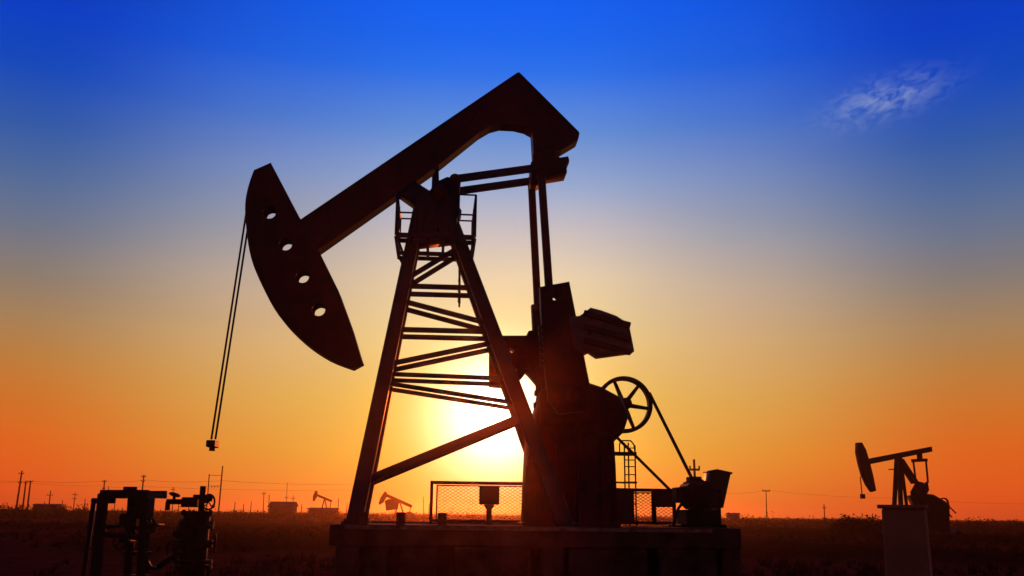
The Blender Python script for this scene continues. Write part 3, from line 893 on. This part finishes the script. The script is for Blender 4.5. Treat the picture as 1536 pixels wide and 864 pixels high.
MB().tube((rp(168, 800).x, -0.38, rp(168, 800).z), (rp(228, 800).x, -0.38, rp(228, 806).z), 0.05, 10).build('cross_pipe', M_GREEN, rk, True)
for (pa, pb, qa, qb, yy) in ((214, 236, 746, 778, -0.2), (172, 186, 770, 790, 0.25)):
    a0, b0 = rp(pa, qb), rp(pb, qa); MB().box((a0.x, yy - 0.15, a0.z), (b0.x, yy + 0.15, b0.z)).build('valve_body', M_GREEN, rk, bevel=0.03)
for px_, py_, r_, ax in ((224, 788, 0.13, (0.3, 1, 0.1)), (197, 772, 0.11, (0.5, 1, 0)), (180, 812, 0.14, (0.2, 1, 0)), (158, 790, 0.10, (1, 0.5, 0))):
    c_ = rp(px_, py_, -0.42); hwl = MB().ring(c_, ax, r_, 0.016, 20, 6).build('handwheel', M_GREEN, rk, True)
    axn = Vector(ax).normalized(); u_ = axn.orthogonal().normalized(); v_ = axn.cross(u_)
    for k in range(2):
        d_ = u_ * math.cos(k * math.pi / 2) + v_ * math.sin(k * math.pi / 2)
        MB().tube(c_ - d_ * r_, c_ + d_ * r_, 0.011, 6).build('spoke', M_GREEN, hwl)
    MB().tube(c_, (c_.x, 0.1, c_.z), 0.03, 8).build('valve_stem', M_GREEN, rk, True)
for px_, rr in ((199, 0.07), (220, 0.08)):
    c_ = rp(px_, 762); MB().tube((c_.x, 0.05, -0.05), (c_.x, 0.05, c_.z + 0.18), rr, 12).build('riser_pipe', M_GREEN, rk, True)
    for hz_ in (0.5, 0.9, 1.35): MB().tube((c_.x, 0.05, hz_), (c_.x, 0.05, hz_ + 0.07), rr * 1.9, 12).build('flange', M_GREEN, rk)
# a low hose between rack and wellhead
a_ = RF.o + RF.ex * rp(228, 806).x + RF.ey * -0.38 + Vector((0, 0, rp(228, 806).z)); b_ = WF.o + WF.ex * wp(244, 846).x + WF.ey * -0.3 + Vector((0, 0, z_(850)))
mb = MB(); pts = []
for i in range(9):
    s = i / 8; q_ = a_.lerp(b_, s); q_.z -= 0.35 * math.sin(math.pi * s) * 0.6; pts.append(tuple(q_))
tag(mb.path(pts, 0.035, 8).build('flow_hose', M_CABLE, None, True), 'sagging black hose joining the pipe rack to the wellhead', 'hose')

# ------------------------------------------------------------------ concrete pillar, right foreground
PF = Frame(1360, 800, 14.0, R(-27), 0.0)
pil = PF.thing('concrete_pillar', 'plain brown concrete pillar with flat cap in front of the right pumpjack', 'pillar')
pil.location.z = gh(PF.o.x, PF.o.y)
xl, zt = PF.xz(1325, 763); xr, _ = PF.xz(1388, 763); xl2 = PF.xz(1331, 864)[0]; xr2 = PF.xz(1399, 864)[0]
xl2b, xr2b = PF.xz(1334, 930)[0], PF.xz(1404, 930)[0]
sh_ = MB().hull8([(xl2b, -0.3, -0.1), (xr2b, -0.3, -0.1), (xr2b, 0.3, -0.1), (xl2b, 0.3, -0.1), (xl, -0.27, zt), (xr, -0.27, zt), (xr, 0.27, zt), (xl, 0.27, zt)])
sh_.build('shaft', M_POST, pil, bevel=0.02)
MB().box((PF.xz(1319, 760)[0], -0.31, zt + 0.001), (PF.xz(1390, 760)[0], 0.31, PF.xz(1350, 757.5)[1])).build('cap', M_POST, pil, bevel=0.008)

# ------------------------------------------------------------------ right pumpjack, mid distance
QF = Frame(1350, 796, 88.0, R(10), 0.0)
QF.o.z = gh(QF.o.x, QF.o.y)
rj = QF.thing('pumpjack', 'smaller pumpjack with level beam at the far right, behind the concrete pillar', 'pumpjack', 'distant pumpjacks')
qz = QF.xz
hp2 = [qz(x, y) for x, y in ((1285, 664), (1291, 664), (1297, 675), (1303, 695), (1308, 715), (1312, 736), (1307, 738), (1300, 728), (1293, 713), (1288, 695), (1284.5, 678))]
prism('horsehead', hp2, -0.3, 0.3, M_FAR, rj, [], 0.03)
prism('walking_beam', [qz(x, y) for x, y in ((1300, 688.5), (1396, 670), (1397, 677.5), (1301, 697))], -0.22, 0.22, M_FAR, rj, [], 0.03)
zg = 0.0
for a_, b_, w_ in (((1347, 686), (1346, 797), 0.34), ((1349, 686), (1358, 797), 0.24), ((1350, 690), (1372, 724), 0.42)):
    for s in (-1, 1):
        xa, za = qz(*a_); xb, zb = qz(*b_)
        MB().bar((xa, s * 0.2, za), (xb, s * (0.7 if b_[1] > 790 else 0.2), max(zb, 0)), w_ * 0.7, w_).build('leg', M_FAR, rj)
MB().bar((*qz(1336, 704)[:1], 0, qz(1336, 704)[1]), (qz(1348, 704)[0], 0, qz(1348, 704)[1]), 0.8, 0.08).build('platform', M_FAR, rj)
xa, za = qz(1379, 680); MB().bar((xa, 0, za), (xa, 0, qz(1379, 690)[1]), 0.3, 0.4).build('tail_bearing', M_FAR, rj)
MB().bar((qz(1368, 690)[0], 0, qz(1368, 691)[1]), (qz(1390, 690)[0], 0, qz(1390, 690)[1]), 0.3, 0.28).build('equaliser', M_FAR, rj)
for a_, b_ in (((1370, 692), (1374, 724)), ((1389, 692), (1392, 724))):
    MB().bar((qz(*a_)[0], 0, qz(*a_)[1]), (qz(*b_)[0], 0, qz(*b_)[1]), 0.12, 0.13).build('pitman_arm', M_FAR, rj)
prism('crank', [qz(x, y) for x, y in ((1371, 722), (1380, 724), (1380, 736), (1372, 750), (1364, 752), (1362, 738))], -0.6, -0.3, M_FAR, rj, [], 0.03)
prism('crank', [qz(x, y) for x, y in ((1386, 728), (1395, 722), (1397, 735), (1390, 748), (1382, 742))], 0.3, 0.6, M_FAR, rj, [], 0.03)
prism('gearbox', [qz(x, y) for x, y in ((1364, 744), (1378, 740), (1395, 742), (1412, 752), (1419, 757), (1419, 797), (1390, 797), (1388, 770), (1376, 766))], -0.6, 0.6, M_FAR, rj, [], 0.05)
MB().tube((qz(1418, 752)[0], 0.2, qz(1418, 752)[1]), (qz(1436, 770)[0], 0.2, qz(1436, 770)[1]), 0.06, 6).build('drive_belt', M_RUB, rj)
MB().tube((qz(1416, 760)[0], 0.2, qz(1416, 760)[1]), (qz(1430, 776)[0], 0.2, qz(1430, 776)[1]), 0.06, 6).build('drive_belt', M_RUB, rj)
c_ = qz(1418, 754); MB().band(c_, 0.36, 0.46, 0.1, 0.3, 24).build('sheave', M_FAR, rj)
xm_, zm_ = qz(1434, 790); MB().tube((xm_, -0.3, 0.45), (xm_, 0.4, 0.45), 0.38, 14).build('motor', M_RUB, rj)
MB().path([(qz(1291, 722)[0], 0, qz(1291, 715)[1]), (qz(1293, 741)[0], 0, qz(1293, 741)[1])], 0.05, 6).build('bridle_cable', M_CABLE, rj)
MB().box((qz(1291.5, 741)[0], -0.2, qz(1291, 748)[1]), (qz(1296, 741)[0], 0.2, qz(1291, 741)[1])).build('carrier_bar', M_FAR, rj)
MB().box((qz(1335, 797)[0], -1.1, -0.15), (qz(1440, 797)[0], 1.1, 0.05)).build('skid', M_CONC, rj)


def mini_jack(px, py_g, dist, head, beam_pts, label, extra=()):
    K = Frame(px, py_g, dist, R(6), 0.0); K.o.z = gh(K.o.x, K.o.y)
    k = K.thing('pumpjack', label, 'pumpjack', 'distant pumpjacks')
    prism('horsehead', [K.xz(*q) for q in head], -0.35, 0.35, M_FAR, k, [], 0.03)
    (a_, b_) = beam_pts
    MB().bar((K.xz(*a_)[0], 0, K.xz(*a_)[1]), (K.xz(*b_)[0], 0, K.xz(*b_)[1]), 0.45, 0.75).build('walking_beam', M_FAR, k)
    m_ = ((a_[0] + b_[0]) / 2 + 1, (a_[1] + b_[1]) / 2)
    xt, zt = K.xz(*m_)
    for dx in (-1.3, 1.6):
        for s in (-1, 1): MB().bar((xt, s * 0.3, zt), (xt + dx, s * 0.9, 0), 0.3, 0.32).build('leg', M_FAR, k)
    xe, ze = K.xz(*b_); xe -= 0.3
    for s in (-1, 1): MB().bar((xe, s * 0.6, ze), (xe - 0.3, s * 0.6, max(0.9, ze - 2.4)), 0.2, 0.2).build('pitman_arm', M_FAR, k)
    prism('gearbox', [(xe - 1.5, 0), (xe + 0.9, 0), (xe + 0.9, 1.5), (xe - 0.2, 2.0), (xe - 1.5, 1.6)], -0.5, 0.5, M_FAR, k, [], 0.05)
    MB().box((xt - 2.2, -1, -0.1), (xe + 2, 1, 0.12)).build('skid', M_CONC, k)
    for q in extra:
        prism('counterweight', [K.xz(*v) for v in q], 0.5, 0.9, M_FAR, k, [], 0.03)
    return k


mini_jack(484, 770, 330, [(473, 736), (476.5, 737), (476, 744), (471.5, 752), (469, 751), (469.5, 744)], ((474, 742), (498, 752)), 'tiny far pumpjack left of the tower, nose up on the horizon')
mini_jack(588, 774, 230, [(577, 737), (580, 738), (581, 744), (575, 754), (569, 757.5), (568, 754), (571, 746)], ((578, 742), (618, 760)), 'small far pumpjack between the tower left leg and the mesh fence',
          [[(577, 751), (584, 748), (598, 752), (597, 764), (579, 766)]])

# ------------------------------------------------------------------ poles, cables, huts
POLES = []


def pole(top, base, dist, label, arms=(), r=0.16, mast=False):
    b_ = at(base[0], base[1], dist); b_.z = gh(b_.x, b_.y)
    K = Frame(base[0], base[1], dist, 0.0, 0.0); K.o = b_
    t = K.thing('mast' if mast else 'utility_pole', label, 'mast' if mast else 'pole', 'poles along the horizon')
    xt, zt = K.xz(*top)
    MB().tube((0, 0, -0.3), (xt, 0, zt), r, 8, r * 0.65).build('shaft', M_WOOD, t, True)
    for fr, ln in arms:
        z = zt * fr; x_ = xt * fr
        MB().bar((x_ - ln / 2, -0.12, z), (x_ + ln / 2, -0.12, z), 0.16, 0.2).build('crossarm', M_WOOD, t)
        for dx in (-0.46, 0.46):
            MB().tube((x_ + dx * ln, -0.12, z + 0.08), (x_ + dx * ln, -0.12, z + 0.38), 0.08, 6).build('insulator', M_WOOD, t)
    return t, t.location + Vector((xt, 0, zt))


TOPS = {}
for key, args in {
    'a': ((33, 706), (24, 764), 280, 'tallest of the three clustered poles at the far left edge', ((0.93, 1.6), (0.72, 1.0)), 0.24),
    'b': ((39, 721), (34, 764), 300, 'middle one of the three clustered poles at far left', ((0.93, 1.2),), 0.24),
    'c': ((46, 721), (41, 764), 290, 'right one of the three clustered poles, carrying the cable', ((0.97, 1.6),), 0.24),
    'd': ((76, 736), (73, 764), 340, 'short pole with one arm, right of the left pole cluster', ((0.8, 2.2),), 0.2),
    'e': ((113, 739), (110, 764), 380, 'faint short far pole left of the pipe rack', ((0.9, 2.0), (0.7, 1.6)), 0.16),
    'f': ((157, 720), (153, 764), 300, 'dark pole with thick top just above the pipe rack left side', ((0.95, 1.4), (0.75, 1.0)), 0.22),
    'g': ((163, 730), (161, 764), 330, 'thin shorter pole close beside the thick topped pole', (), 0.15),
    'h': ((216, 712), (210, 764), 280, 'leaning pole rising behind the right end of the pipe rack', ((0.95, 1.4), (0.84, 1.2)), 0.22),
    'i': ((260, 730), (259, 765), 360, 'slim pole left of the wellhead', ((0.9, 1.4),), 0.15),
    'l': ((377, 752), (376, 766), 380, 'very short far post right of the tall leaning pole', (), 0.16),
    'm': ((396, 738), (395, 766), 360, 'left one of two short far poles beside the low hut', ((0.93, 1.4),), 0.15),
    'n': ((404, 742), (403, 766), 360, 'right one of two short far poles beside the low hut', (), 0.15),
    'p': ((440, 743), (439, 766), 380, 'faint pole right of the hut antenna', ((0.85, 1.6),), 0.13),
    'q': ((508, 747), (507, 767), 330, 'thin pole right of the tiny far pumpjack', (), 0.15),
    's': ((635, 745), (636, 770), 330, 'thin far pole just left of the mesh fence', (), 0.13),
    't': ((1149, 735), (1150, 782), 230, 'lone thin pole right of the motor cabinet with cable', ((0.97, 1.8),), 0.11),
    'u': ((1236, 756), (1237, 782), 300, 'short far pole between the lone pole and the right pumpjack', ((0.8, 1.0),), 0.16),
    'v': ((1041, 689), (1045, 782), 95, 'slim pole with small crossarm rising behind the motor', ((0.86, 1.0),), 0.13),
}.items():
    tp, bs, ds, lb, ar, rr = args
    _, TOPS[key] = pole(tp, bs, ds, lb, ar, rr * 1.3)
for px_, h_, where in ((66, 8, 'on the left part of the far left hut'), (93, 10, 'just right of the far left hut'), (127, 13, 'just left of the pipe rack outlet'),
                       (172, 12, 'seen through the pipe rack between its left legs'), (268, 14, 'directly left of the wellhead handwheel'), (283, 9, 'behind the wellhead flow line'),
                       (352, 11, 'right of the two pole frame'), (365, 8, 'between the two pole frame and the low dark hut'), (417, 9, 'on the left half of the low dark hut'),
                       (452, 9, 'between the low dark hut and the tiny pumpjack'), (520, 12, 'touching the foot of the tower left leg'), (643, 12, 'at the left edge of the mesh fence')):
    b_ = 763 + (px_ - 300) * 0.012
    pole((px_ + 0.8, b_ - h_), (px_, b_), 340, 'short thin far post ' + where, (), 0.2)
# antenna mast on the horizon beside the hut
pole((431, 724), (429, 766), 340, 'tall thin antenna mast rising over the low hut', ((0.55, 1.2),), 0.13, True)
# H-frame pole pair behind the wellhead
K = Frame(328, 764, 260, 0.0, 0.0); K.o.z = gh(K.o.x, K.o.y)
t = K.thing('h_frame_pole', 'two pole frame behind the wellhead, its right pole tallest', 'pole', 'poles along the horizon')
for tp, bs, rr in (((334, 699), (328, 764), 0.22), ((314, 711), (310, 764), 0.17)):
    x0_, _ = K.xz(*bs); x1_, z1_ = K.xz(*tp)
    MB().tube((x0_, 0, -0.3), (x1_, 0, z1_), rr, 8, rr * 0.8).build('shaft', M_WOOD, t, True)
for py_ in (713, 729):
    a_, b_ = K.xz(313, py_), K.xz(332, py_); MB().bar((a_[0], -0.1, a_[1]), (b_[0], -0.1, b_[1]), 0.12, 0.12).build('crossarm', M_WOOD, t)
for px_ in (318, 322, 327):
    a_ = K.xz(px_, 729); MB().tube((a_[0], -0.1, a_[1]), (a_[0], -0.1, a_[1] - 0.5), 0.09, 6).build('insulator', M_WOOD, t)
TOPS['k'] = K.o + Vector((K.xz(334, 703)[0], 0, K.xz(334, 703)[1]))


def cable(pts, sag, label, r=0.03):
    mb = MB(); out = []
    for a_, b_ in zip(pts, pts[1:]):
        for i in range(12):
            s = i / 12; q_ = a_.lerp(b_, s); q_.z -= sag * 4 * s * (1 - s); out.append(tuple(q_))
    out.append(tuple(pts[-1]))
    tag(mb.path(out, r, 5).build('power_cable', M_CABLE, None), label, 'cable', 'power cables along the horizon')


lft = at(-60, 716, 290)
cable([lft, TOPS['c'] + Vector((0.5, 0, -0.1)), TOPS['f'] + Vector((0.3, 0, -0.2)), TOPS['h'] + Vector((0.3, 0, -1.5)), TOPS['k'] + Vector((0, 0, -3.2)), at(540, 726, 300)], 0.5, 'upper thin power cable strung over the left poles')
cable([at(-60, 722, 290), TOPS['a'] + Vector((0, 0, -3.2)), TOPS['f'] + Vector((0, 0, -1.8)), TOPS['h'] + Vector((0, 0, -3.4)), at(540, 735, 300)], 0.5, 'lower thin power cable strung over the left poles', 0.024)
cable([at(1085, 739, 215), TOPS['t'], at(1330, 747, 240), at(1580, 756, 240)], 0.4, 'thin power cable over the right horizon', 0.018)


def hut(px0, px1, py_t, py_g, dist, label, wall_m=M_WALL, gable=0.3):
    K = Frame((px0 + px1) / 2, py_g, dist, R(random.uniform(-6, 6)), 0.0); K.o.z = gh(K.o.x, K.o.y)
    t = K.thing('hut', label, 'hut', 'low huts on the horizon')
    hwid = (K.xz(px1, py_t)[0] - K.xz(px0, py_t)[0]) / 2; H = max(2.0, K.xz(px0, py_t)[1])
    w = MB().box((-hwid, -2.2, -0.2), (hwid, 2.2, H - gable)).build('wall', wall_m, t)
    mb = MB(); b0 = len(mb.v)
    e_ = 0.35
    mb.v += [(-hwid - e_, -2.6, H - gable), (hwid + e_, -2.6, H - gable), (hwid + e_, 2.6, H - gable), (-hwid - e_, 2.6, H - gable), (-hwid - e_, 0, H + 0.15), (hwid + e_, 0, H + 0.15)]
    mb.f += [(0, 1, 5, 4), (2, 3, 4, 5), (0, 4, 3), (1, 2, 5), (0, 3, 2, 1)]
    mb.build('roof', M_ROOF, t)
    for fx in (-0.55, 0.1, 0.6):
        if fx == 0.1: MB().box((hwid * fx - 0.45, -2.24, 0), (hwid * fx + 0.45, -2.205, 2.0)).build('door', M_ROOF, t)
        else: MB().box((hwid * fx - 0.5, -2.24, 1.0), (hwid * fx + 0.5, -2.205, 1.9)).build('window', M_RUB, t)
    return t


hut(407, 442, 753, 768, 260, 'low dark hut under the antenna mast left of the tower', gable=1.1)
hut(466, 504, 762, 772, 240, 'long flat hut below the tiny far pumpjack')
hut(53, 88, 756, 766, 330, 'low long hut right of the left pole cluster')
hut(1092, 1108, 770, 783, 260, 'little hut on the horizon right of the motor cabinet')

# ------------------------------------------------------------------ scrub, turf and stones
def leafy(pts, name, label, cat, m, kind='stuff'):
    me = bpy.data.meshes.new(name); me.from_pydata(pts[0], [], pts[1])
    o = link(name, me, m); o['kind'] = kind; tag(o, label, cat)
    return o


rng = random.Random(11)


def clump(V, Fc, cx, cy, cz, w, h, n, sz):
    for _ in range(n):
        u = rng.uniform(-1, 1); v = rng.uniform(-1, 1); k = rng.random() ** 0.7
        if u * u + v * v > 1: continue
        top = h * (1 - 0.75 * (u * u + v * v)) * k
        p = Vector((cx + u * w, cy + v * w, cz + max(0.0, top)))
        a_ = Vector((rng.uniform(-1, 1), rng.uniform(-1, 1), rng.uniform(-0.3, 1.2))).normalized() * sz * rng.uniform(0.6, 1.6)
        b_ = Vector((rng.uniform(-1, 1), rng.uniform(-1, 1), rng.uniform(-0.6, 0.6))).normalized() * sz * 0.5
        i = len(V); V += [tuple(p - b_), tuple(p + b_), tuple(p + a_)]; Fc.append((i, i + 1, i + 2))


V, Fc = [], []                                   # horizon scrub belt, all round the field
for _ in range(2600):
    d = rng.uniform(180, 520); az = rng.uniform(-180, 180) if rng.random() < 0.35 else rng.uniform(-34, 34)
    x, y = d * math.sin(R(az)), d * math.cos(R(az))
    h = rng.uniform(0.6, 1.9) * (1.7 if rng.random() < 0.15 else 1)
    w = rng.uniform(1.0, 4.0)
    clump(V, Fc, x, y, gh(x, y), w, h, 36, 0.42)
leafy((V, Fc), 'scrub_belt', 'belt of low dry scrub along the horizon', 'scrub', M_LEAF)
V, Fc = [], []                                   # denser thicket left of the right pumpjack
for _ in range(60):
    q_ = at(rng.uniform(1262, 1322), 790, rng.uniform(100, 130)); h = rng.uniform(0.9, 2.3)
    clump(V, Fc, q_.x, q_.y, gh(q_.x, q_.y), 1.6, h, 90, 0.3)
leafy((V, Fc), 'thicket', 'low dark thicket just left of the right pumpjack', 'thicket', M_LEAF)
V, Fc = [], []                                   # reeds and tall weeds at the far left
for _ in range(130):
    q_ = at(rng.uniform(-30, 130), 770, rng.uniform(200, 240)); h = rng.uniform(1.2, 3.6)
    clump(V, Fc, q_.x, q_.y, gh(q_.x, q_.y), 0.8, h, 46, 0.36)
leafy((V, Fc), 'weed_patch', 'tall ragged weeds round the pole cluster at far left', 'weeds', M_LEAF)
V, Fc = [], []                                   # turf tufts over the field
for _ in range(6000):
    d = 16 * math.exp(rng.uniform(0, 2.6)); az = rng.uniform(-180, 180) if rng.random() < 0.25 else rng.uniform(-33, 33)
    x, y = d * math.sin(R(az)), d * math.cos(R(az))
    if abs(x - 2) < 7.5 and 17 < y < 24: continue
    nse = math.sin(x * 0.11 + 1) * math.sin(y * 0.06 + 0.7) + 0.5 * math.sin(x * 0.31) * math.sin(y * 0.17)
    if nse < 0.12 and rng.random() < 0.93: continue
    s = rng.uniform(0.10, 0.32) * (1 + d / 140)
    for _k in range(11):
        a_ = rng.uniform(0, 6.283); r0 = rng.uniform(0, s * 0.7)
        p = Vector((x + r0 * math.cos(a_), y + r0 * math.sin(a_), gh(x, y) - 0.04))
        t_ = Vector((rng.uniform(-0.5, 0.5), rng.uniform(-0.5, 0.5), 1)).normalized() * s * rng.uniform(0.6, 1.4)
        w_ = Vector((math.cos(a_ + 1.3), math.sin(a_ + 1.3), 0)) * 0.014 * (1 + d / 40)
        i = len(V); V += [tuple(p - w_), tuple(p + w_), tuple(p + t_)]; Fc.append((i, i + 1, i + 2))
leafy((V, Fc), 'dry_grass', 'dry grass tufts scattered over the dark field', 'grass', M_LEAF)
V, Fc = [], []                                   # clods and stones
for _ in range(900):
    d = 18 * math.exp(rng.uniform(0, 1.6)); az = rng.uniform(-40, 40)
    x, y = d * math.sin(R(az)), d * math.cos(R(az))
    if abs(x - 2) < 7.5 and 17 < y < 24: continue
    s = rng.uniform(0.03, 0.11); z = gh(x, y)
    b0 = len(V)
    for dx, dy, dz in ((1, 0, 0), (0, 1, 0), (-1, 0, 0), (0, -1, 0), (0.1, 0.1, 0.8)):
        V.append((x + dx * s * rng.uniform(0.6, 1.4), y + dy * s * rng.uniform(0.6, 1.4), z + dz * s - 0.02))
    Fc += [(b0, b0 + 1, b0 + 4), (b0 + 1, b0 + 2, b0 + 4), (b0 + 2, b0 + 3, b0 + 4), (b0 + 3, b0, b0 + 4)]
leafy((V, Fc), 'clods', 'soil clods and small stones scattered on the field', 'stones', mg)

# ------------------------------------------------------------------ haze: the dusty evening air, its red scatter also standing in for lens glare
RMAX = radii[-1] + 20
hz = MB().box((-RMAX, -RMAX, -1.6), (RMAX, RMAX, 14.5))
mh = bpy.data.materials.new('evening_haze'); mh.use_nodes = True
nt = mh.node_tree; nt.nodes.clear()
pv = nt.nodes.new('ShaderNodeVolumePrincipled'); pv.inputs['Color'].default_value = (0.95, 0.56, 0.40, 1)
pv.inputs['Density'].default_value = 0.00037; pv.inputs['Anisotropy'].default_value = 0.93
on = nt.nodes.new('ShaderNodeOutputMaterial'); nt.links.new(pv.outputs[0], on.inputs['Volume'])
hzo = hz.build('haze', mh); hzo['kind'] = 'stuff'
tag(hzo, 'thin dusty orange evening haze over the whole field', 'haze')
